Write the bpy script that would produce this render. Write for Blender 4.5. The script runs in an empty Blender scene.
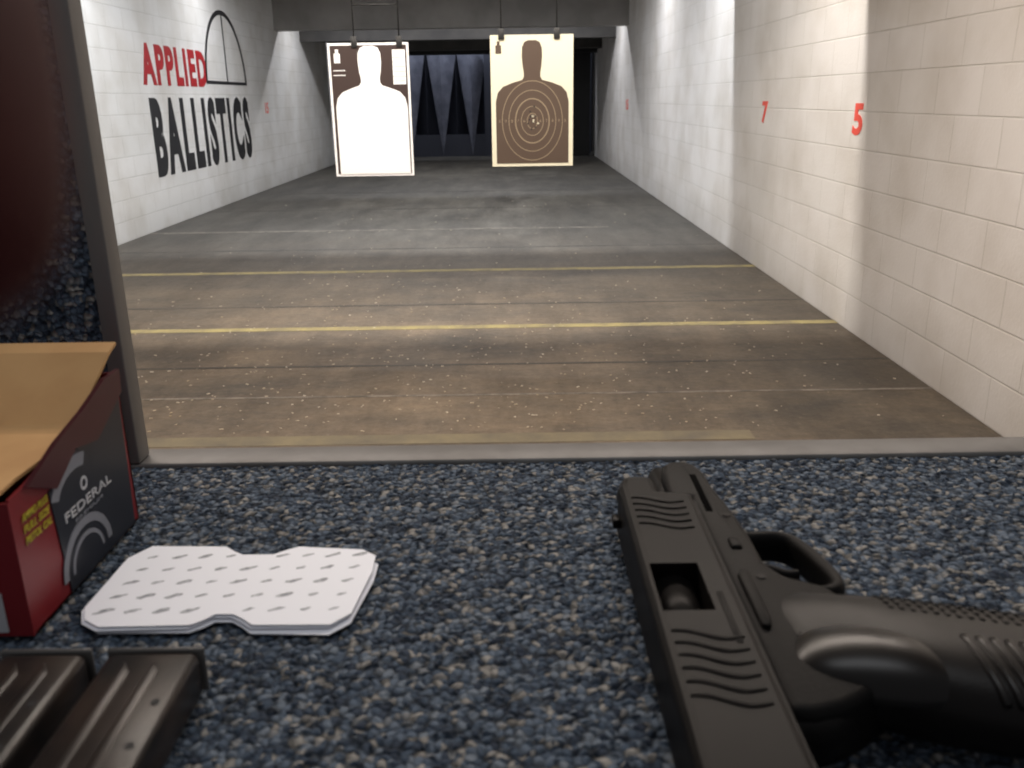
import bpy, bmesh, math, random
from mathutils import *
random.seed(4)
sc=bpy.context.scene
sc.view_settings.view_transform='Standard'
COL=bpy.context.collection
# ---------------------------------------------------------------- helpers
def mat(name,col,rough=.6,metal=0.,noise=None,col2=None,bump=0.,bscale=50,spec=None,emit=None):
    m=bpy.data.materials.new(name);m.use_nodes=True
    nt=m.node_tree;b=nt.nodes['Principled BSDF']
    b.inputs['Base Color'].default_value=(*col,1)
    b.inputs['Roughness'].default_value=rough;b.inputs['Metallic'].default_value=metal
    if spec is not None:b.inputs['Specular IOR Level'].default_value=spec
    tc=nt.nodes.new('ShaderNodeTexCoord')
    if noise:
        n=nt.nodes.new('ShaderNodeTexNoise');n.inputs['Scale'].default_value=noise;n.inputs['Detail'].default_value=6
        nt.links.new(tc.outputs['Object'],n.inputs['Vector'])
        r=nt.nodes.new('ShaderNodeValToRGB');r.color_ramp.elements[0].position=.35;r.color_ramp.elements[1].position=.65
        r.color_ramp.elements[0].color=(*col,1);r.color_ramp.elements[1].color=(*(col2 or col),1)
        nt.links.new(n.outputs['Fac'],r.inputs['Fac']);nt.links.new(r.outputs['Color'],b.inputs['Base Color'])
    if bump:
        n2=nt.nodes.new('ShaderNodeTexNoise');n2.inputs['Scale'].default_value=bscale
        nt.links.new(tc.outputs['Object'],n2.inputs['Vector'])
        bp=nt.nodes.new('ShaderNodeBump');bp.inputs['Strength'].default_value=bump;bp.inputs['Distance'].default_value=.002
        nt.links.new(n2.outputs['Fac'],bp.inputs['Height']);nt.links.new(bp.outputs['Normal'],b.inputs['Normal'])
    return m
def mesh(name,vs,fs,m=None,parent=None,smooth=False):
    me=bpy.data.meshes.new(name);me.from_pydata([tuple(v) for v in vs],[],fs);me.update()
    bm=bmesh.new();bm.from_mesh(me);bmesh.ops.recalc_face_normals(bm,faces=bm.faces);bm.to_mesh(me);bm.free()
    ob=bpy.data.objects.new(name,me);COL.objects.link(ob)
    if m:me.materials.append(m)
    if parent:ob.parent=parent
    if smooth:
        for p in me.polygons:p.use_smooth=True
    return ob
def empty(name,loc=(0,0,0)):
    e=bpy.data.objects.new(name,None);COL.objects.link(e);e.empty_display_size=.01;return e
def box(name,lo,hi,m=None,parent=None,bev=0,seg=2):
    x0,y0,z0=lo;x1,y1,z1=hi
    vs=[(x0,y0,z0),(x1,y0,z0),(x1,y1,z0),(x0,y1,z0),(x0,y0,z1),(x1,y0,z1),(x1,y1,z1),(x0,y1,z1)]
    o=mesh(name,vs,[(0,3,2,1),(4,5,6,7),(0,1,5,4),(1,2,6,5),(2,3,7,6),(3,0,4,7)],m,parent)
    if bev:bevel(o,bev,seg)
    return o
def bevel(o,w,seg=2,ang=30):
    md=o.modifiers.new('b','BEVEL');md.width=w;md.segments=seg;md.limit_method='ANGLE';md.angle_limit=math.radians(ang)
    for p in o.data.polygons:p.use_smooth=True
    return o
def extr(name,pts,z0,z1,m=None,parent=None,bev=0,seg=2,fn=None):
    n=len(pts);fn=fn or (lambda a,b,c:(a,b,c))
    vs=[fn(a,b,z0) for a,b in pts]+[fn(a,b,z1) for a,b in pts]
    fs=[tuple(range(n))[::-1],tuple(range(n,2*n))]+[(i,(i+1)%n,n+(i+1)%n,n+i) for i in range(n)]
    o=mesh(name,vs,fs,m,parent)
    if bev:bevel(o,bev,seg)
    return o
def cyl(name,p0,p1,r,m=None,parent=None,seg=24,r2=None,cap=True):
    p0=Vector(p0);p1=Vector(p1);d=(p1-p0).normalized();a=d.orthogonal().normalized();b=d.cross(a);r2=r if r2 is None else r2
    vs=[];
    for p,rr in((p0,r),(p1,r2)):
        for i in range(seg):
            t=2*math.pi*i/seg;vs.append(p+a*rr*math.cos(t)+b*rr*math.sin(t))
    fs=[(i,(i+1)%seg,seg+(i+1)%seg,seg+i) for i in range(seg)]
    if cap:fs+=[tuple(range(seg))[::-1],tuple(range(seg,2*seg))]
    o=mesh(name,vs,fs,m,parent)
    for p in o.data.polygons:p.use_smooth=len(p.vertices)==4
    return o
def ring(name,c,rx,rz,w,t,fn,m,parent,a0=0,a1=2*math.pi,seg=48):
    N=seg+1
    vs=[];
    for i in range(N):
        a=a0+(a1-a0)*i/seg
        for (k,cc) in((-w/2,0),(w/2,0),(w/2,t),(-w/2,t)):
            vs.append(fn(c[0]+(rx+k)*math.cos(a),c[1]+(rz+k)*math.sin(a),cc))
    fs=[]
    for i in range(seg):
        for k in range(4):
            fs.append((i*4+k,i*4+(k+1)%4,(i+1)*4+(k+1)%4,(i+1)*4+k))
    return mesh(name,vs,fs,m,parent)
def apply(o):
    dg=bpy.context.evaluated_depsgraph_get();me=bpy.data.meshes.new_from_object(o.evaluated_get(dg))
    o.modifiers.clear();o.data=me
def cut(o,cutter):
    md=o.modifiers.new('c','BOOLEAN');md.operation='DIFFERENCE';md.object=cutter;md.solver='EXACT'
    apply(o);bpy.data.objects.remove(cutter)
def text(name,s,fn,width,height,t,m,parent,bold=0.0,shear=0,space=1.0):
    cu=bpy.data.curves.new(name,'FONT');cu.body=s;cu.size=1;cu.extrude=.02;cu.offset=bold;cu.resolution_u=4;cu.shear=shear
    cu.space_character=space
    ob=bpy.data.objects.new(name+'_tmp',cu);COL.objects.link(ob)
    dg=bpy.context.evaluated_depsgraph_get();dg.update()
    me=bpy.data.meshes.new_from_object(ob.evaluated_get(dg));bpy.data.objects.remove(ob)
    xs=[v.co.x for v in me.vertices];ys=[v.co.y for v in me.vertices]
    x0,x1,y0,y1=min(xs),max(xs),min(ys),max(ys)
    for v in me.vertices:
        u=(v.co.x-x0)/(x1-x0)*width;w=(v.co.y-y0)/(y1-y0)*height
        v.co=Vector(fn(u,w,t if v.co.z>0 else 0))
    o=bpy.data.objects.new(name,me);COL.objects.link(o);me.materials.clear();me.materials.append(m);o.parent=parent
    return o

# ---------------------------------------------------------------- materials
def block_mat(name,base=(.70,.69,.67)):
    m=bpy.data.materials.new(name);m.use_nodes=True;nt=m.node_tree;b=nt.nodes['Principled BSDF'];L=nt.links.new
    tc=nt.nodes.new('ShaderNodeTexCoord');sx=nt.nodes.new('ShaderNodeSeparateXYZ');cx=nt.nodes.new('ShaderNodeCombineXYZ')
    L(tc.outputs['Object'],sx.inputs[0]);L(sx.outputs['Y'],cx.inputs['X']);L(sx.outputs['Z'],cx.inputs['Y'])
    br=nt.nodes.new('ShaderNodeTexBrick');L(cx.outputs[0],br.inputs['Vector'])
    br.inputs['Scale'].default_value=1;br.inputs['Brick Width'].default_value=.4;br.inputs['Row Height'].default_value=.2
    br.inputs['Mortar Size'].default_value=.005;br.inputs['Mortar Smooth'].default_value=.6
    br.inputs['Color1'].default_value=(*base,1);br.inputs['Color2'].default_value=(base[0]*.95,base[1]*.95,base[2]*.94,1)
    br.inputs['Mortar'].default_value=(base[0]*.86,base[1]*.86,base[2]*.84,1)
    n=nt.nodes.new('ShaderNodeTexNoise');n.inputs['Scale'].default_value=2.2;n.inputs['Detail'].default_value=8
    L(tc.outputs['Object'],n.inputs['Vector'])
    r=nt.nodes.new('ShaderNodeValToRGB');r.color_ramp.elements[0].position=.3;r.color_ramp.elements[1].position=.6
    r.color_ramp.elements[0].color=(.84,.82,.79,1);r.color_ramp.elements[1].color=(1,1,1,1)
    L(n.outputs['Fac'],r.inputs['Fac'])
    mx=nt.nodes.new('ShaderNodeMix');mx.data_type='RGBA';mx.blend_type='MULTIPLY';mx.inputs['Factor'].default_value=1
    L(br.outputs['Color'],mx.inputs['A']);L(r.outputs['Color'],mx.inputs['B'])
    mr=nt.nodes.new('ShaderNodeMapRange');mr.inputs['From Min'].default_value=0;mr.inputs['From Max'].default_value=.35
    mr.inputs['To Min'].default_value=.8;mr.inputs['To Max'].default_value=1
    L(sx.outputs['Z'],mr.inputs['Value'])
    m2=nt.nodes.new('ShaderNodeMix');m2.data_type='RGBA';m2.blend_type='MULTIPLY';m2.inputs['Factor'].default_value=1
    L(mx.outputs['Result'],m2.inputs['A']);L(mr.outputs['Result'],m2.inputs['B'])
    L(m2.outputs['Result'],b.inputs['Base Color']);b.inputs['Roughness'].default_value=.55
    n3=nt.nodes.new('ShaderNodeTexNoise');n3.inputs['Scale'].default_value=60;L(tc.outputs['Object'],n3.inputs['Vector'])
    ma=nt.nodes.new('ShaderNodeMath');ma.operation='MULTIPLY_ADD';L(br.outputs['Fac'],ma.inputs[0]);ma.inputs[1].default_value=-1.
    mb=nt.nodes.new('ShaderNodeMath');mb.operation='MULTIPLY';L(n3.outputs['Fac'],mb.inputs[0]);mb.inputs[1].default_value=.5
    L(mb.outputs[0],ma.inputs[2])
    bp=nt.nodes.new('ShaderNodeBump');bp.inputs['Strength'].default_value=.5;bp.inputs['Distance'].default_value=.005
    L(ma.outputs[0],bp.inputs['Height']);L(bp.outputs['Normal'],b.inputs['Normal'])
    return m
def carpet_mat(name,scale=300,disp=True,gain=1.):
    m=bpy.data.materials.new(name);m.use_nodes=True;nt=m.node_tree;b=nt.nodes['Principled BSDF'];L=nt.links.new
    tc=nt.nodes.new('ShaderNodeTexCoord')
    nz=nt.nodes.new('ShaderNodeTexNoise');nz.inputs['Scale'].default_value=scale*.5;L(tc.outputs['Object'],nz.inputs['Vector'])
    va=nt.nodes.new('ShaderNodeVectorMath');va.operation='MULTIPLY_ADD';L(nz.outputs['Color'],va.inputs[0]);va.inputs[1].default_value=(.005,)*3
    L(tc.outputs['Object'],va.inputs[2])
    v=nt.nodes.new('ShaderNodeTexVoronoi');v.inputs['Scale'].default_value=scale;L(va.outputs[0],v.inputs['Vector'])
    sp=nt.nodes.new('ShaderNodeSeparateColor');L(v.outputs['Color'],sp.inputs[0])
    r=nt.nodes.new('ShaderNodeValToRGB');cr=r.color_ramp;cr.interpolation='LINEAR'
    stops=[(0,(.022,.030,.046)),(.35,(.050,.070,.100)),(.62,(.095,.122,.160)),(.80,(.145,.170,.200)),(.90,(.19,.18,.165)),(1,(.27,.26,.24))]
    cr.elements[0].color=(*[c*gain for c in stops[0][1]],1);cr.elements[1].color=(*[c*gain for c in stops[-1][1]],1)
    for p,c in stops[1:-1]:
        e=cr.elements.new(p);e.color=(*[k*gain for k in c],1)
    L(sp.outputs[0],r.inputs['Fac'])
    mr=nt.nodes.new('ShaderNodeMapRange');mr.inputs['From Min'].default_value=.25;mr.inputs['From Max'].default_value=.75
    mr.inputs['To Min'].default_value=1;mr.inputs['To Max'].default_value=.3
    L(v.outputs['Distance'],mr.inputs['Value'])
    mx=nt.nodes.new('ShaderNodeMix');mx.data_type='RGBA';mx.blend_type='MULTIPLY';mx.inputs['Factor'].default_value=1
    L(r.outputs['Color'],mx.inputs['A']);L(mr.outputs['Result'],mx.inputs['B'])
    L(mx.outputs['Result'],b.inputs['Base Color']);b.inputs['Roughness'].default_value=.9;b.inputs['Specular IOR Level'].default_value=.2
    iv=nt.nodes.new('ShaderNodeMath');iv.operation='SUBTRACT';iv.inputs[0].default_value=.6;L(v.outputs['Distance'],iv.inputs[1])
    if disp:
        dn=nt.nodes.new('ShaderNodeDisplacement');dn.inputs['Scale'].default_value=.0024;dn.inputs['Midlevel'].default_value=.6
        L(iv.outputs[0],dn.inputs['Height']);L(dn.outputs[0],nt.nodes['Material Output'].inputs['Displacement'])
        m.displacement_method='BOTH'
    return m
def floor_mat():
    m=bpy.data.materials.new('concrete_floor');m.use_nodes=True;nt=m.node_tree;b=nt.nodes['Principled BSDF'];L=nt.links.new
    tc=nt.nodes.new('ShaderNodeTexCoord')
    def noise(s,d=8,sc=(1,1,1),rg=.62):
        mp=nt.nodes.new('ShaderNodeMapping');mp.inputs['Scale'].default_value=sc;L(tc.outputs['Object'],mp.inputs['Vector'])
        n=nt.nodes.new('ShaderNodeTexNoise');n.inputs['Scale'].default_value=s;n.inputs['Detail'].default_value=d;n.inputs['Roughness'].default_value=rg;L(mp.outputs[0],n.inputs['Vector']);return n
    def ramp(src,p0,c0,p1,c1):
        r=nt.nodes.new('ShaderNodeValToRGB');r.color_ramp.elements[0].position=p0;r.color_ramp.elements[0].color=(*c0,1)
        r.color_ramp.elements[1].position=p1;r.color_ramp.elements[1].color=(*c1,1);L(src,r.inputs['Fac']);return r
    def mul(a,bb):
        x=nt.nodes.new('ShaderNodeMix');x.data_type='RGBA';x.blend_type='MULTIPLY';x.inputs['Factor'].default_value=1
        L(a,x.inputs['A']);L(bb,x.inputs['B']);return x
    r=ramp(noise(1.5,12,(.7,1.2,1),.75).outputs['Fac'],.34,(.082,.072,.060),.68,(.225,.178,.125))
    sx=nt.nodes.new('ShaderNodeSeparateXYZ');L(tc.outputs['Object'],sx.inputs[0])
    mr=nt.nodes.new('ShaderNodeMapRange');mr.inputs['From Min'].default_value=5.2;mr.inputs['From Max'].default_value=9.5;L(sx.outputs['Y'],mr.inputs['Value'])
    r2=ramp(noise(2.0,12,(1,.35,1),.72).outputs['Fac'],.33,(.062,.058,.051),.7,(.155,.145,.123))
    mx=nt.nodes.new('ShaderNodeMix');mx.data_type='RGBA';L(mr.outputs['Result'],mx.inputs['Factor']);L(r.outputs['Color'],mx.inputs['A']);L(r2.outputs['Color'],mx.inputs['B'])
    sc1=ramp(noise(3.2,10,(1.0,.22,1),.75).outputs['Fac'],.35,(.62,.60,.58),.60,(1,1,1))
    a=mul(mx.outputs['Result'],sc1.outputs['Color'])
    # fine grime, visible grain at every distance
    gr=ramp(noise(26,8,(1,1,1),.8).outputs['Fac'],.36,(.68,.66,.64),.62,(1.0,1.0,1.0))
    a=mul(a.outputs['Result'],gr.outputs['Color'])
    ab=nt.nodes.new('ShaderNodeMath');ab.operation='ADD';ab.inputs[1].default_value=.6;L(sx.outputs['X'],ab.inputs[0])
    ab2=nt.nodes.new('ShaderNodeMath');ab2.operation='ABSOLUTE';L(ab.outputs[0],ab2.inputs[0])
    mr2=nt.nodes.new('ShaderNodeMapRange');mr2.interpolation_type='SMOOTHSTEP';mr2.inputs['From Min'].default_value=.4;mr2.inputs['From Max'].default_value=2.6;mr2.inputs['To Min'].default_value=1.25;mr2.inputs['To Max'].default_value=.80  # lit patch mid-lane painted into the floor colour, fading darker to both sides
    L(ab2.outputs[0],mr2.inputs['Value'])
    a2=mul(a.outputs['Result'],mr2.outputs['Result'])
    r3=ramp(noise(38,3).outputs['Fac'],.62,(0,0,0),.78,(.25,.25,.25))
    m2=nt.nodes.new('ShaderNodeMix');m2.data_type='RGBA';L(r3.outputs['Color'],m2.inputs['Factor']);L(a2.outputs['Result'],m2.inputs['A']);m2.inputs['B'].default_value=(.40,.34,.26,1)
    L(m2.outputs['Result'],b.inputs['Base Color']);b.inputs['Roughness'].default_value=.6
    bp=nt.nodes.new('ShaderNodeBump');bp.inputs['Strength'].default_value=.5;bp.inputs['Distance'].default_value=.01
    L(noise(14,6).outputs['Fac'],bp.inputs['Height']);L(bp.outputs['Normal'],b.inputs['Normal'])
    return m
def worn_paint(name,col,under,scale=5,cov=.5,soft=.08):
    m=bpy.data.materials.new(name);m.use_nodes=True;nt=m.node_tree;b=nt.nodes['Principled BSDF'];L=nt.links.new
    tc=nt.nodes.new('ShaderNodeTexCoord');n=nt.nodes.new('ShaderNodeTexNoise');n.inputs['Scale'].default_value=scale;n.inputs['Detail'].default_value=10;n.inputs['Roughness'].default_value=.7
    L(tc.outputs['Object'],n.inputs['Vector'])
    r=nt.nodes.new('ShaderNodeValToRGB');r.color_ramp.elements[0].position=cov-soft;r.color_ramp.elements[1].position=cov+soft
    r.color_ramp.elements[0].color=(*under,1);r.color_ramp.elements[1].color=(*col,1)
    L(n.outputs['Fac'],r.inputs['Fac']);L(r.outputs['Color'],b.inputs['Base Color']);b.inputs['Roughness'].default_value=.6
    return m
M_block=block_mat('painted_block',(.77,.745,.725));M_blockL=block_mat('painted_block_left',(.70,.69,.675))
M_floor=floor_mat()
M_yel=worn_paint('yellow_paint',(.34,.285,.12),(.17,.145,.09),6,.46,.12)
M_yel2=worn_paint('yellow_paint_faded',(.20,.17,.105),(.12,.105,.08),4,.5,.15)
M_seam=worn_paint('seam_dust',(.24,.21,.18),(.10,.09,.075),9,.5)
M_dark=mat('dark_ceiling',(.045,.043,.042),.8,noise=3,col2=(.07,.066,.062))
M_beam=mat('beam_grey',(.22,.21,.20),.7,noise=2,col2=(.30,.285,.27))
M_black=mat('flat_black',(.012,.012,.013),.7)
M_trap=mat('trap_panel',(.22,.23,.29),.7,noise=4,col2=(.13,.14,.185))
M_trapd=mat('trap_panel_dark',(.05,.055,.08),.7)
M_metal=mat('trim_metal',(.10,.095,.09),.5,.2,noise=30,col2=(.14,.135,.13),spec=.3)
M_edge=mat('trim_painted',(.17,.16,.15),.5,.1)
M_carpet=carpet_mat('bench_carpet',310,True,1.12)
M_carpet2=carpet_mat('panel_carpet',310,True,1.2)
M_red=mat('red_paint',(.42,.012,.018),.5,noise=20,col2=(.32,.018,.022))
M_redn=mat('orange_red_paint',(.80,.10,.07),.5)
M_ink=mat('black_paint',(.02,.02,.022),.5)

# ---------------------------------------------------------------- room
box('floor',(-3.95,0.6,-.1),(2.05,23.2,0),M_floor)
XR,XL=1.92,-3.82
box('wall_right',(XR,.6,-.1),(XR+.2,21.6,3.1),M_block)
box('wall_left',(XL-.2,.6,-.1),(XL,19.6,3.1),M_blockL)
box('ceiling',(XL-.2,.6,3.0),(XR+.2,23.2,3.15),M_dark)
box('wall_back',(XL-.2,23.0,-.1),(XR+.2,23.2,3.0),M_black)
lines=empty('floor_marking')
for n,y,w,mt in(('line_5yd',5.15,.080,M_yel),('line_7yd',7.0,.09,M_yel),('line_3yd',3.32,.10,M_yel2),):
    x1=XR if y>4 else .95
    box(n,(XL,y-w/2,0),(x1,y+w/2,.0015),mt,lines)
box('seam_a',(XL,3.86,0),(XR,3.88,.0015),M_seam,lines)
box('seam_b',(XL,9.32,0),(1.0,9.39,.0015),M_seam,lines)
M_joint=worn_paint('joint',(.075,.066,.055),(.040,.036,.032),3,.5,.1)
for i,y in enumerate((4.35,5.75,8.1,11.2,13.3,16.0)):
    box('joint_%d'%i,(XL,y,0),(XR,y+.012+.003*y,.001),M_joint,lines)
def baffle(n,y,zb,t,mt):
    box(n,(XL,y,zb),(XR,y+t,3.0),mt)
baffle('ceiling_baffle',5.12,2.12,.08,M_beam)
baffle('ceiling_baffle.001',8.15,2.28,.08,M_beam)
baffle('ceiling_baffle.002',15.4,2.40,.25,M_beam)
baffle('ceiling_baffle.003',17.2,2.33,.25,M_dark)
baffle('ceiling_baffle.004',19.8,2.28,.25,M_dark)
baffle('ceiling_baffle.005',20.9,2.24,.2,M_black)
tr=empty('bullet_trap')
vs=[];fs=[];xs=[-3.8,-3.2,-2.7,-2.35,-2.0,-1.65,-1.3,-.95,-.60,-.2,.2,.6,1.0,1.4,1.9]
for i,x in enumerate(xs):
    y=22.8 if i%2 else 22.0
    vs+=[(x,y,0),(x,y,2.4)]
for i in range(len(xs)-1):fs.append((2*i,2*i+2,2*i+3,2*i+1))
o=mesh('panels',vs,fs,M_trapd,tr)
for k,x in enumerate((-2.35,-1.62,-.92)):
    mesh('deflector_%d'%k,[(x-.36,22.0,2.4),(x+.36,22.0,2.4),(x,21.7,.02),(x,21.62,2.4)],[(0,1,2),(0,3,2),(1,3,2),(0,1,3)],M_trap,tr)
box('kick_plate',(-3.0,21.75,0),(-.1,21.8,.5),M_trapd,tr)
box('frame_post',(-.62,21.6,0),(-.1,21.7,2.4),M_trapd,tr)
box('frame_post_r',(1.35,21.2,0),(1.80,21.5,2.4),M_black,tr)
box('frame_post_l',(-3.8,19.7,0),(-2.6,19.9,2.4),M_black,tr)

# ---------------------------------------------------------------- wall sign
sg=empty('wall_sign')
fL=lambda u,v,w:(XL+.0005+w,u,v)
text('word_top','APPLIED',lambda u,v,w:fL(9.72+u,1.49+v,w),2.05,.42,.004,M_red,sg,.045,0,1.22)
text('word_bottom','BALLISTICS',lambda u,v,w:fL(9.80+u,.53+v,w),3.66,.84,.004,M_ink,sg,.05,0,1.30)
ring('reticle_arc',(12.62,1.53),.86,.90,.06,.004,fL,M_ink,sg,0,math.pi)
box('reticle_v',(XL,12.60,1.53),(XL+.004,12.64,2.42),M_ink,sg)
box('reticle_h',(XL,11.76,1.53),(XL+.004,13.48,1.57),M_ink,sg)
n1=empty('distance_number')
text('digits','15',lambda u,v,w:fL(14.4+u,1.13+v,w),.18,.16,.003,M_redn,n1,.01)
def rnum(nm,s,y,z,wd,h):
    e=empty(nm);text('digits',s,lambda u,v,w:(XR-.0005-w,y-u,z+v),wd,h,.003,M_redn,e,.03)
rnum('distance_number.001','5',5.18,1.075,.14,.17)
rnum('distance_number.002','7',7.08,1.09,.15,.16)
rnum('distance_number.003','15',15.5,1.09,.3,.16)

# ---------------------------------------------------------------- targets
TY=6.3
fT=lambda a,b,c:(a,TY-c,b)
M_white=mat('paper_white',(.95,.95,.95),.7);M_cream=mat('paper_cream',(.78,.74,.57),.7)
M_tblack=mat('target_ink',(.040,.022,.018),.6);M_tbrown=mat('target_brown',(.085,.055,.038),.6)
def silhouette(cx,zt,zs,zb,hh,sw):
    R=[(0,zt),(.40*hh,zt),(.76*hh,zt-.012),(.97*hh,zt-.045),(hh,zt-.10),(.93*hh,zt-.16),(.82*hh,zt-.20),(.82*hh,zs+.05),
       (1.0*hh,zs+.030),(sw*.55,zs+.012),(sw*.80,zs-.012),(sw*.94,zs-.05),(sw,zs-.11),(sw,zs-.30),(sw,zb)]
    return [(cx+a,b) for a,b in R]+[(cx-a,b) for a,b in R[::-1][:-1]]
M_wire=mat('wire_steel',(.05,.05,.05),.4,.6)
def hanger(h,x0,x1,zt,zp,bar):
    for i,x in enumerate((x0,x1)):
        cyl('wire_%d'%i,(x,TY+.008,zp-.02),(x,TY+.008,2.9),.005,M_wire,h,8)
        box('clip_%d'%i,(x-.02,TY-.010,zp-.03),(x+.02,TY+.014,zp+.04),M_wire,h,.003)
    if bar:
        cyl('crossbar',(x0,TY+.008,zt),(x1,TY+.008,zt),.005,M_wire,h,8)
    box('carrier',(x0-.05,TY-.04,2.88),(x1+.05,TY+.04,3.0),M_wire,h)
t1=empty('silhouette_target')
box('paper',(-1.22,TY,.80),(-.68,TY+.004,1.665),M_white,t1)
box('ink_field',(-1.205,TY-.002,.815),(-.695,TY,1.65),M_tblack,t1)
extr('figure',silhouette(-.945,1.645,1.365,.815,.078,.243),.0022,.004,M_white,t1,fn=fT)
box('score_box',(-.79,TY-.004,1.40),(-.705,TY-.0022,1.62),M_white,t1)
for i in range(6):box('score_line_%d'%i,(-.785,TY-.005,1.42+.03*i),(-.71,TY-.0041,1.423+.03*i),M_tblack,t1)
box('icon_a',(-1.18,TY-.004,1.54),(-1.14,TY-.0022,1.60),M_white,t1)
box('icon_b',(-1.17,TY-.004,1.60),(-1.15,TY-.0022,1.625),M_white,t1)
for i in range(2):box('caption_%d'%i,(-1.19,TY-.004,1.46+.030*i),(-1.11,TY-.0022,1.465+.030*i),M_white,t1)
hanger(t1,-1.04,-.74,1.90,1.665,True)
t2=empty('silhouette_target.001')
box('paper',(-.135,TY,.85),(.42,TY+.004,1.70),M_cream,t2)
cx=.143
extr('figure',silhouette(cx,1.665,1.385,.87,.068,.247),.0005,.002,M_tbrown,t2,fn=fT)
M_rl=mat('ring_line',(.28,.215,.14),.7)
for i,(rx,rz) in enumerate(((.035,.05),(.075,.095),(.115,.145),(.16,.20),(.205,.26))):
    ring('ring_%d'%i,(cx,1.15),rx,rz,.005 if i!=2 else .008,.003,fT,M_rl,t2)
for k in range(5):
    for sx in(-1,1):
        text('digit_%d_%d'%(k,sx),str(6+k if k<4 else 5),lambda u,v,w:(cx+sx*(.055+.042*k)-.006+u,TY-.0022-w,1.142+v),.012,.018,.001,M_rl,t2)
for i in range(14):
    a=random.gauss(0,.025);b=random.gauss(0,.035)
    cyl('hole_%d'%i,(cx-.0+a,TY-.0025,1.165+b),(cx+a,TY-.0035,1.165+b),.006,M_cream if i%3==0 else M_black,t2,10)
box('icon_a',(-.10,TY-.003,1.585),(-.062,TY-.0005,1.635),M_tbrown,t2)
box('icon_b',(-.09,TY-.003,1.635),(-.072,TY-.0005,1.66),M_tbrown,t2)
hanger(t2,-.06,.31,1.92,1.70,False)

def debris():
    vs=[];fs=[]
    for i in range(900):
        y=abs(random.gauss(0,1.7))+3.4 if random.random()<.85 else random.uniform(3,13)
        x=random.gauss(-.6,1.3)
        if not(XL+.05<x<XR-.05) or y>15 or y<2.6:continue
        s=random.uniform(.0010,.0032)*(1+.06*y);a=random.uniform(0,3.14);l=random.uniform(1,2.4)
        c,sn=math.cos(a),math.sin(a);k=len(vs)
        for dz in(0.0,s*.8):
            for u,v in((-l,-1),(l,-1),(l,1),(-l,1)):
                vs.append((x+(u*c-v*sn)*s,y+(u*sn+v*c)*s,.0+dz))
        fs+=[(k,k+3,k+2,k+1),(k+4,k+5,k+6,k+7),(k,k+1,k+5,k+4),(k+1,k+2,k+6,k+5),(k+2,k+3,k+7,k+6),(k+3,k,k+4,k+7)]
    mesh('spent_debris',vs,fs,mat('debris_tan',(.36,.29,.19),.5,noise=3,col2=(.58,.53,.45)))
debris()

# ---------------------------------------------------------------- bench
BZ=1.1
be=empty('shooting_bench')
def grid(name,x0,x1,y0,y1,step,fn,m,parent):
    nx=int((x1-x0)/step)+1;ny=int((y1-y0)/step)+1
    vs=[fn(x0+(x1-x0)*i/(nx-1),y0+(y1-y0)*j/(ny-1)) for j in range(ny) for i in range(nx)]
    fs=[(j*nx+i,j*nx+i+1,(j+1)*nx+i+1,(j+1)*nx+i) for j in range(ny-1) for i in range(nx-1)]
    return mesh(name,vs,fs,m,parent,True)
grid('carpet_top',-.30,.40,.17,.474,.0010,lambda a,b:(a,b,BZ),M_carpet,be)
box('board',(-.9,-.02,BZ-.04),(.9,.474,BZ-.002),M_carpet2,be)
box('trim',(-.9,.474,BZ-.06),(.9,.500,BZ+.0010),M_metal,be,.002)
pa=empty('stall_partition')
box('panel',(-1.0,.4785,0),(-.2275,.488,2.3),M_edge,pa)
g=grid('carpet_face',-.42,-.2275,BZ,1.52,.0012,lambda a,b:(a,.478,b),M_carpet2,pa)
box('edge_trim',(-.2285,.4745,BZ+.0012),(-.2185,.490,2.3),M_edge,pa,.001)

# ---------------------------------------------------------------- ammo box
M_bred=mat('box_red',(.20,.010,.014),.38);M_bblack=mat('box_black',(.018,.02,.028),.32);M_tan=mat('cardboard',(.58,.32,.13),.8,noise=25,col2=(.68,.40,.17))
M_prt=mat('print_white',(.50,.51,.53),.5);M_yt=mat('print_yellow',(.50,.44,.03),.5);M_mar=mat('box_maroon',(.06,.012,.015),.28)
M_gp=mat('print_grey',(.20,.21,.24),.5)
ab=empty('ammunition_box')
X1=-.191;X0=-.285
def side(u,v,w):return (X1+w,.303+u,BZ+v)
extr('right_side',[(0,.001),(.102,.001),(.102,.078),(.085,.074),(.06,.067),(.035,.064),(.012,.060),(0,.059)],-.0012,0,M_bred,ab,fn=side)
box('front_side',(X0,.3018,BZ+.001),(X1,.303,BZ+.058),M_bred,ab)
box('left_side',(X0,.303,BZ+.001),(X0+.0012,.405,BZ+.074),M_bred,ab)
box('back_side',(X0,.4038,BZ+.001),(X1,.405,BZ+.078),M_bred,ab)
box('bottom_side',(X0,.303,BZ+.001),(X1,.405,BZ+.002),M_tan,ab)
prof=[(.3015,.0605),(.32,.0605),(.345,.0615),(.364,.0625),(.370,.0645),(.400,.0895),(.407,.0925)]
vs=[];fs=[];xr=[-.196,-.1975,-.1955,-.1990,-.196,-.1905,-.190]
for (y,z),xx in zip(prof,xr):vs+=[(X0-.005,y,BZ+z),(xx,y,BZ+z)]
for i in range(len(prof)-1):fs.append((2*i,2*i+1,2*i+3,2*i+2))
lf=mesh('lid_flap',vs,fs,M_tan,ab);s=lf.modifiers.new('s','SOLIDIFY');s.thickness=.0015
extr('torn_strip',[(.010,.060),(.030,.050),(.050,.060),(.07,.056),(.100,.069),(.101,.080),(.085,.080),(.06,.073),(.035,.068)],.0002,.0022,M_mar,ab,fn=side)
extr('panel_black',[(.030,.002),(.096,.002),(.099,.066),(.075,.060),(.05,.058),(.034,.052),(.026,.050)],.0001,.0006,M_bblack,ab,fn=side)
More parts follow.
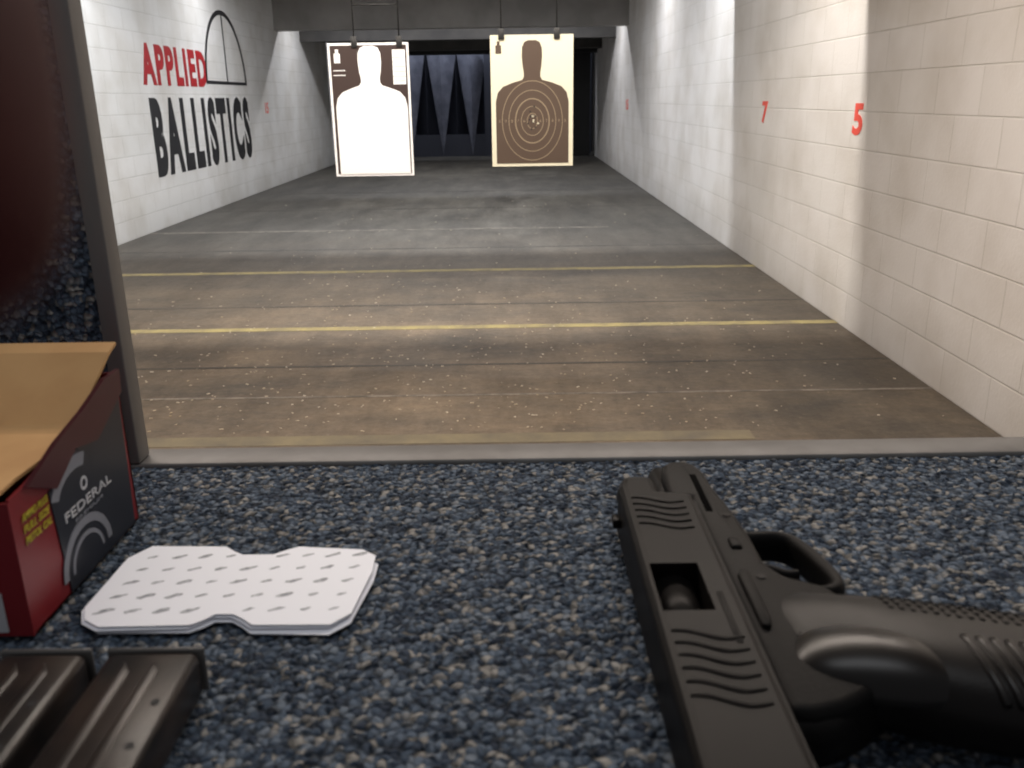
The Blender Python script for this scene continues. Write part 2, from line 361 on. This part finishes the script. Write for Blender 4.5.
text('brand_text','FEDERAL',lambda u,v,w:side(.034+u,.032+v,.0007+w),.044,.0042,.0004,M_prt,ab,.0)
text('sub_text','PREMIUM',lambda u,v,w:side(.042+u,.0285+v,.0007+w),.026,.0016,.0003,M_gp,ab,.0)
ring('badge_a',(.048,.008),.021,.018,.004,.0003,lambda a,b,c:side(a,b,c+.0006),M_gp,ab,0,math.pi)
ring('badge_b',(.048,.008),.014,.012,.002,.0003,lambda a,b,c:side(a,b,c+.0006),M_gp,ab,0,math.pi)
ring('badge_c',(.048,.040),.020,.014,.006,.0003,lambda a,b,c:side(a,b,c+.0006),M_gp,ab,math.pi*.35,math.pi*.9)
ring('logo',(.054,.042),.0025,.0025,.0012,.0003,lambda a,b,c:side(a,b,c+.0006),M_prt,ab)
for i,s_ in enumerate(('AMMO PLUS','FULL SIZE','PISTOL CAL')):
    text('yellow_text_%d'%i,s_,lambda u,v,w:side(.005+u,.047-.0048*i+v,.0003+w),.020,.0030,.0003,M_yt,ab,.01,.3)
box('front_label',(X0,.3012,BZ+.003),(-.2005,.3018,BZ+.020),M_prt,ab)

# ---------------------------------------------------------------- card
M_card=mat('card_white',(.84,.85,.90),.6);M_smudge=worn_paint('card_smudge',(.15,.16,.18),(.46,.47,.50),500,.5)
cd=empty('cartridge_divider_card')
def cardpts(ox,oy,rot):
    P=[(-.176,.310),(-.180,.319),(-.179,.360),(-.172,.371),(-.137,.3695),(-.132,.3650),(-.127,.3615),(-.113,.3615),(-.108,.3655),(-.103,.3685),(-.073,.3650),(-.066,.359),(-.0655,.345),(-.069,.312),(-.076,.304),(-.107,.3045),(-.112,.309),(-.117,.3125),(-.124,.3125),(-.128,.308),(-.132,.305),(-.168,.3045)]
    c=Vector((-.12,.338));out=[]
    for p in P:
        v=Vector(p)-c;v=Matrix.Rotation(rot,2)@v;out.append((c.x+v.x+ox+.0015,c.y+v.y+oy-.0005))
    return out
extr('card_lower',cardpts(.0010,-.0022,-.03),BZ+.0006,BZ+.0010,M_card,cd)
extr('card_middle',cardpts(-.0010,-.0008,.010),BZ+.0018,BZ+.0022,M_card,cd)
extr('card_upper',cardpts(0,0,0),BZ+.0029,BZ+.0033,M_card,cd)
for i in range(9):
    for j in range(5):
        u=(i+.5)/9;v=(j+.5)/5
        x=-.1735+.106*u+.004*(v-.5);y=.3095+.056*v
        if j in(0,4) and i==4:continue
        n=10;w=.0032+random.uniform(-.0010,.0008)
        P=[(x+w*math.cos(2*math.pi*k/n)*random.uniform(.7,1.15),y+w*.45*math.sin(2*math.pi*k/n)*random.uniform(.4,1.15)+.40*w*math.cos(2*math.pi*k/n)) for k in range(n)]
        extr('print_%d_%d'%(i,j),P,BZ+.0033,BZ+.00335,M_smudge,cd)

# ---------------------------------------------------------------- magazines
M_mag=mat('magazine_steel',(.011,.010,.010),.30,0,noise=45,col2=(.030,.022,.018),spec=.20)
M_magl=mat('magazine_edge',(.08,.075,.07),.4,.1)
def magazine(nm,x0,x1,y1,zh,L=.15):
    e=empty(nm)
    b=box('body',(x0+.001,y1-L,BZ+.001),(x1-.001,y1-.002,BZ+zh),M_mag,e,.003,3)
    box('base_plate',(x0,y1-.002,BZ+.001),(x1,y1,BZ+zh+.0004),M_magl,e,.0008,2)
    for k in range(2):
        xx=x0+.009+.010*k
        extr('flute_%d'%k,[(xx,y1-L+.01),(xx+.004,y1-L+.01),(xx+.004,y1-.014),(xx,y1-.008)],BZ+zh-.0006,BZ+zh+.0006,M_mag,e,.0006,2)
    for k in range(4):
        cyl('hole_%d'%k,(x1-.006,y1-.03-.02*k,BZ+zh-.001),(x1-.006,y1-.03-.02*k,BZ+zh+.0002),.0015,M_black,e,14)
    return e
magazine('pistol_magazine',-.182,-.150,.268,.018)
magazine('pistol_magazine.001',-.1445,-.1105,.268,.018)

# ---------------------------------------------------------------- pistol
M_slide=mat('slide_steel',(.0045,.0040,.0038),.40,0,noise=30,col2=(.0075,.0066,.0062),spec=.07)
M_frame=mat('frame_polymer',(.0045,.0041,.0039),.5,noise=60,col2=(.0065,.006,.0057),bump=.12,bscale=900,spec=.08)
M_gripm=mat('grip_polymer',(.006,.0050,.0045),.38,bump=.06,bscale=1100,spec=.14)
M_gloss=mat('backstrap_polymer',(.006,.0050,.0045),.30,spec=.25)
M_bore=mat('bore_black',(.002,.002,.002),.9,spec=.02)
pg=empty('pistol')
mm=lambda P:[(a/1000,b/1000) for a,b in P]
Z0=BZ+.0008
sl=extr('slide',mm([(47,155),(47,376),(49,386),(54,388),(63,388),(65,384),(66,371),(79,369),(81,364),(81,155)]),Z0,Z0+.028,M_slide,pg,.0042,3);apply(sl)
c=box('cutter',(.0505,.270,Z0+.013),(.0690,.303,Z0+.04));cut(sl,c)
c=extr('cutter',mm([(78.5,150),(78.5,380),(83,380),(83,150)]),Z0+.0245,Z0+.04);cut(sl,c)
for p in sl.data.polygons:p.use_smooth=False
if not sl.data.materials: sl.data.materials.append(M_slide)
cyl('barrel_chamber',(.0600,.268,Z0+.014),(.0600,.305,Z0+.014),.0088,M_slide,pg,24)
box('extractor',(.0715,.250,Z0+.0268),(.0740,.282,Z0+.0284),M_frame,pg,.0006)
def wave(n,y,x0,x1):
    N=14;up=[];lo=[]
    for i in range(N+1):
        t=i/N;x=x0+(x1-x0)*t;yy=y+.0014*math.sin(t*math.pi*2+.3)-.004*t
        w=.0010*math.sin(math.pi*min(max(t,.04),.96))+.0003
        up.append((x,yy+w));lo.append((x,yy-w))
    extr(n,up+lo[::-1],Z0+.0272,Z0+.0286,M_slide,pg,.0006,2)
for k in range(5):wave('front_serration_%d'%k,.361-.0062*k,.051,.074)
for k in range(6):wave('rear_serration_%d'%k,.257-.0068*k,.051,.075)
cyl('barrel',(.0565,.34,Z0+.0145),(.0565,.392,Z0+.0145),.0082,M_slide,pg,32)
cyl('bore',(.0565,.385,Z0+.0145),(.0565,.3923,Z0+.0145),.0055,M_bore,pg,24)
box('front_sight',(.0435,.362,Z0+.0125),(.0475,.369,Z0+.0165),M_slide,pg,.0005)
fr=extr('frame',mm([(70,368),(70.5,396),(72,405),(76,410),(83,411),(89,406),(91.5,396),(92,380),(94.5,362),(96,346),(97,333),(97,308),(102,298),(114,291),(128,268),(118,238),(108,228),(98,222),(88,219),(80,220),(80,368)]),Z0+.0020,Z0+.0255,M_frame,pg,.0045,4)
cyl('guide_rod',(.0725,.37,Z0+.0145),(.0725,.413,Z0+.0145),.0058,M_slide,pg,24)
box('rail_groove',(.083,.352,Z0+.0245),(.0860,.392,Z0+.0258),M_bore,pg,.0003)
extr('slide_stop',mm([(83,262),(83,296),(85,300),(88,298),(87.5,266),(86,261)]),Z0+.0250,Z0+.0274,M_frame,pg,.001)
box('takedown',(.086,.318,Z0+.0250),(.0905,.326,Z0+.0268),M_frame,pg,.001)
for k,(a,b) in enumerate(((.092,.296),(.096,.258),(.091,.348))):
    cyl('pin_%d'%k,(a,b,Z0+.024),(a,b,Z0+.0260),.0018,M_slide,pg,16)
def sweep(name,path,w,t,zc,m,parent,closed=False):
    n=len(path);vs=[];fs=[];P=[Vector(p) for p in path];S=12
    for i in range(n):
        a=P[max(i-1,0)];b=P[min(i+1,n-1)];d=(b-a).normalized();nn=Vector((-d.y,d.x))
        for k in range(S):
            th=2*math.pi*k/S;u=math.copysign(abs(math.cos(th))**.7,math.cos(th))*w/2;v=math.copysign(abs(math.sin(th))**.7,math.sin(th))*t/2
            q=P[i]+nn*u;vs.append((q.x,q.y,zc+v))
    for i in range(n-1):
        for k in range(S):fs.append((i*S+k,i*S+(k+1)%S,(i+1)*S+(k+1)%S,(i+1)*S+k))
    fs+=[tuple(range(S))[::-1],tuple((n-1)*S+k for k in range(S))]
    return mesh(name,vs,fs,m,parent,True)
def bez(pts,n=8):
    out=[];P=[Vector(p) for p in pts];P=[P[0]]+P+[P[-1]]
    for i in range(1,len(P)-2):
        for k in range(n):
            t=k/n;a,b,c,d=P[i-1:i+3]
            out.append(.5*((2*b)+(c-a)*t+(2*a-5*b+4*c-d)*t*t+(3*b-a-3*c+d)*t**3))
    out.append(P[-2]);return out
sweep('trigger_guard',bez(mm([(92,340),(99,339.5),(109,340),(115,337),(118.5,330),(121.5,318),(123.5,304),(120,296.5),(108,294)])),.0062,.014,Z0+.0145,M_frame,pg)
sweep('trigger',bez(mm([(96,318),(102,317),(107,313),(112,313)])),.004,.008,Z0+.0145,M_frame,pg)
# grip loft
vs=[];fs=[];S=48
secs=((.092,.294,.226,.0100),(.098,.294,.229,.0118),(.106,.292,.232,.0138),(.115,.2885,.230,.0155),(.125,.2865,.225,.0162),(.137,.285,.2205,.0160),(.150,.282,.2165,.0156),(.163,.2785,.2135,.0153),(.178,.274,.210,.0150),(.195,.269,.206,.0148),(.212,.264,.203,.0147),(.228,.260,.200,.0147))
for i,(x,yf,yb,h) in enumerate(secs):
    for k in range(S):
        th=2*math.pi*k/S
        cy=(yf+yb)/2;ry=(yf-yb)/2
        u=math.copysign(abs(math.cos(th))**.75,math.cos(th))*ry;v=math.copysign(abs(math.sin(th))**.85,math.sin(th))*h
        vs.append((x-.12*u,cy+u,Z0+.0150+v))
for i in range(len(secs)-1):
    for k in range(S):fs.append((i*S+k,i*S+(k+1)%S,(i+1)*S+(k+1)%S,(i+1)*S+k))
fs+=[tuple(range(S))[::-1],tuple((len(secs)-1)*S+k for k in range(S))]
gr=mesh('grip',vs,fs,M_gripm,pg,True)
vs=[];fs=[];NU,NV=32,12;cxs,cys=.1165,.2450;A,B=.0290,.0180;rot=-.22
for j in range(NV+1):
    ph=math.pi/2*j/NV
    for i in range(NU):
        th=2*math.pi*i/NU;e=.85
        u=A*math.cos(ph)*math.copysign(abs(math.cos(th))**e,math.cos(th));v=B*math.cos(ph)*math.copysign(abs(math.sin(th))**e,math.sin(th))
        vs.append((cxs+u*math.cos(rot)-v*math.sin(rot),cys+u*math.sin(rot)+v*math.cos(rot),Z0+.0205+.0115*math.sin(ph)))
for j in range(NV):
    for i in range(NU):fs.append((j*NU+i,j*NU+(i+1)%NU,(j+1)*NU+(i+1)%NU,(j+1)*NU+i))
mesh('backstrap_swell',vs,fs,M_gloss,pg,True)
sweep('beavertail',bez(mm([(82,223),(90,222),(97,226),(104,233)]),6),.010,.016,Z0+.0140,M_frame,pg)
def ztop(x,y):
    for (a,b) in zip(secs,secs[1:]):
        if a[0]<=x<=b[0]:
            t=(x-a[0])/(b[0]-a[0]);yf,yb,h=[a[j]+(b[j]-a[j])*t for j in (1,2,3)];break
    cy=(yf+yb)/2;ry=(yf-yb)/2;c=min(abs((y-cy)/ry),.999)**(1/.75);s=math.sqrt(max(0,1-c*c))
    return Z0+.0150+h*s**.85
def strip(name,path,w,t,m):
    P=[Vector(p) for p in path];vs=[];fs=[];S=8
    for i,p in enumerate(P):
        z=ztop(p.x,p.y)
        a=P[max(i-1,0)];b=P[min(i+1,len(P)-1)];d=(b-a).normalized();nn=Vector((-d.y,d.x))
        for k in range(S):
            th=2*math.pi*k/S;q=p+nn*math.cos(th)*w/2;vs.append((q.x,q.y,z+math.sin(th)*t/2))
    for i in range(len(P)-1):
        for k in range(S):fs.append((i*S+k,i*S+(k+1)%S,(i+1)*S+(k+1)%S,(i+1)*S+k))
    fs+=[tuple(range(S))[::-1],tuple((len(P)-1)*S+k for k in range(S))]
    return mesh(name,vs,fs,m,pg,True)
for k in range(15):
    x=.1445+.0042*k;yb=.2205-(x-.137)*.25
    strip('backstrap_rib_%d'%k,bez([(x+.0015,yb+.003),(x+.0005,yb+.014),(x,yb+.030)],5),.0026,.0018,M_gloss)
for k in range(26):
    for j in range(4):
        x=.128+.0035*k;y=.279-(x-.128)*.26-.0042*j
        strip('front_texture_%d_%d'%(k,j),[(x,y+.0013),(x,y-.0013)],.0016,.0006,M_gripm)
box('magazine_base',(.228,.196,Z0+.001),(.240,.264,Z0+.030),M_frame,pg,.003,3)

# ---------------------------------------------------------------- hand holding the phone (one finger strays in front of the lens)
Rm=Matrix.Rotation(math.radians(0.22),3,'Z')@Matrix.Rotation(math.radians(72.1),3,'X')@Matrix.Rotation(math.radians(-0.9),3,'Z')
def W(x,y,z):
    return Vector((0,0,1.3))+Rm@Vector((x,y,-z))/1000
M_skin_shaded=mat('shaded_skin',(.045,.008,.008),.6,noise=200,col2=(.055,.011,.010),spec=.15)  # finger's shadow painted into the skin colour, hence the near-black maroon
hd=empty('left_hand')
def limb(name,pts,rs):
    vs=[W(*p) for p in pts]
    me=bpy.data.meshes.new(name);me.from_pydata(vs,[(i,i+1) for i in range(len(vs)-1)],[])
    o=bpy.data.objects.new(name,me);COL.objects.link(o);o.parent=hd
    sk=o.modifiers.new('k','SKIN')
    for i,r in enumerate(rs):me.skin_vertices[0].data[i].radius=(r/1000,r/1000)
    me.skin_vertices[0].data[0].use_root=True
    ss=o.modifiers.new('s','SUBSURF');ss.levels=2;ss.render_levels=2
    me.materials.append(M_skin_shaded);sk.use_smooth_shade=True
    return o
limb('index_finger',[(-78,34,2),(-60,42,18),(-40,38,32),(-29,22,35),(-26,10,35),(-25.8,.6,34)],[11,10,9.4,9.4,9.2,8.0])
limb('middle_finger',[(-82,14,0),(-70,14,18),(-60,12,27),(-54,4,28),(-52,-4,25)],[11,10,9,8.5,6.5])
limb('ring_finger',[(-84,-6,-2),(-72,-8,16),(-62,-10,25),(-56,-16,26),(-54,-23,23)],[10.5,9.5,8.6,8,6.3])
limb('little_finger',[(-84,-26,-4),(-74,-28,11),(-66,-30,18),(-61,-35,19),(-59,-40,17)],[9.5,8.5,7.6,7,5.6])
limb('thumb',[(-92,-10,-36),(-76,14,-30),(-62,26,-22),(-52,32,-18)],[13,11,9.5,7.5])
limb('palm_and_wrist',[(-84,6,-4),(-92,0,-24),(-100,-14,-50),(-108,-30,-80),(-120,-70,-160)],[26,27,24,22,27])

# ---------------------------------------------------------------- lights
def area(n,loc,rot,sx,sy,p,col):
    l=bpy.data.lights.new(n,'AREA');l.shape='RECTANGLE';l.size=sx;l.size_y=sy;l.energy=p;l.color=col
    o=bpy.data.objects.new(n,l);COL.objects.link(o);o.location=loc;o.rotation_euler=rot;return o
area('tube_light_near',(-.9,2.6,2.9),(0,0,0),5.0,.15,165,(1,.87,.76))
area('tube_light_5',(-.9,5.32,2.9),(0,0,0),5.2,.12,145,(1,.93,.85))
area('tube_light_8',(-.9,8.34,2.9),(0,0,0),5.0,.10,125,(.93,.96,1))
area('tube_light_11',(-.9,11.6,2.9),(0,0,0),5.0,.12,120,(.96,.97,1))
area('tube_light_16',(-.9,16.3,2.9),(0,0,0),5.0,.12,90,(.95,.96,1))
area('tube_light_trap',(-1.2,21.3,2.9),(0,0,0),4,.12,30,(.85,.9,1))
area('stall_light',(.1,.35,2.3),(0,0,0),.8,.3,3.2,(.95,.97,1))
w=bpy.data.worlds.new('w');sc.world=w;w.use_nodes=True;w.node_tree.nodes['Background'].inputs[0].default_value=(.95,.95,1,1);w.node_tree.nodes['Background'].inputs[1].default_value=.22

# ---------------------------------------------------------------- camera
cam=bpy.data.cameras.new('camera');co=bpy.data.objects.new('camera',cam);COL.objects.link(co)
cam.lens=31.11;cam.sensor_width=36;cam.clip_start=.005
co.location=(0,0,1.3);co.rotation_euler=Rm.to_euler()
cam.dof.use_dof=True;cam.dof.focus_distance=.95;cam.dof.aperture_fstop=16.4
sc.camera=co
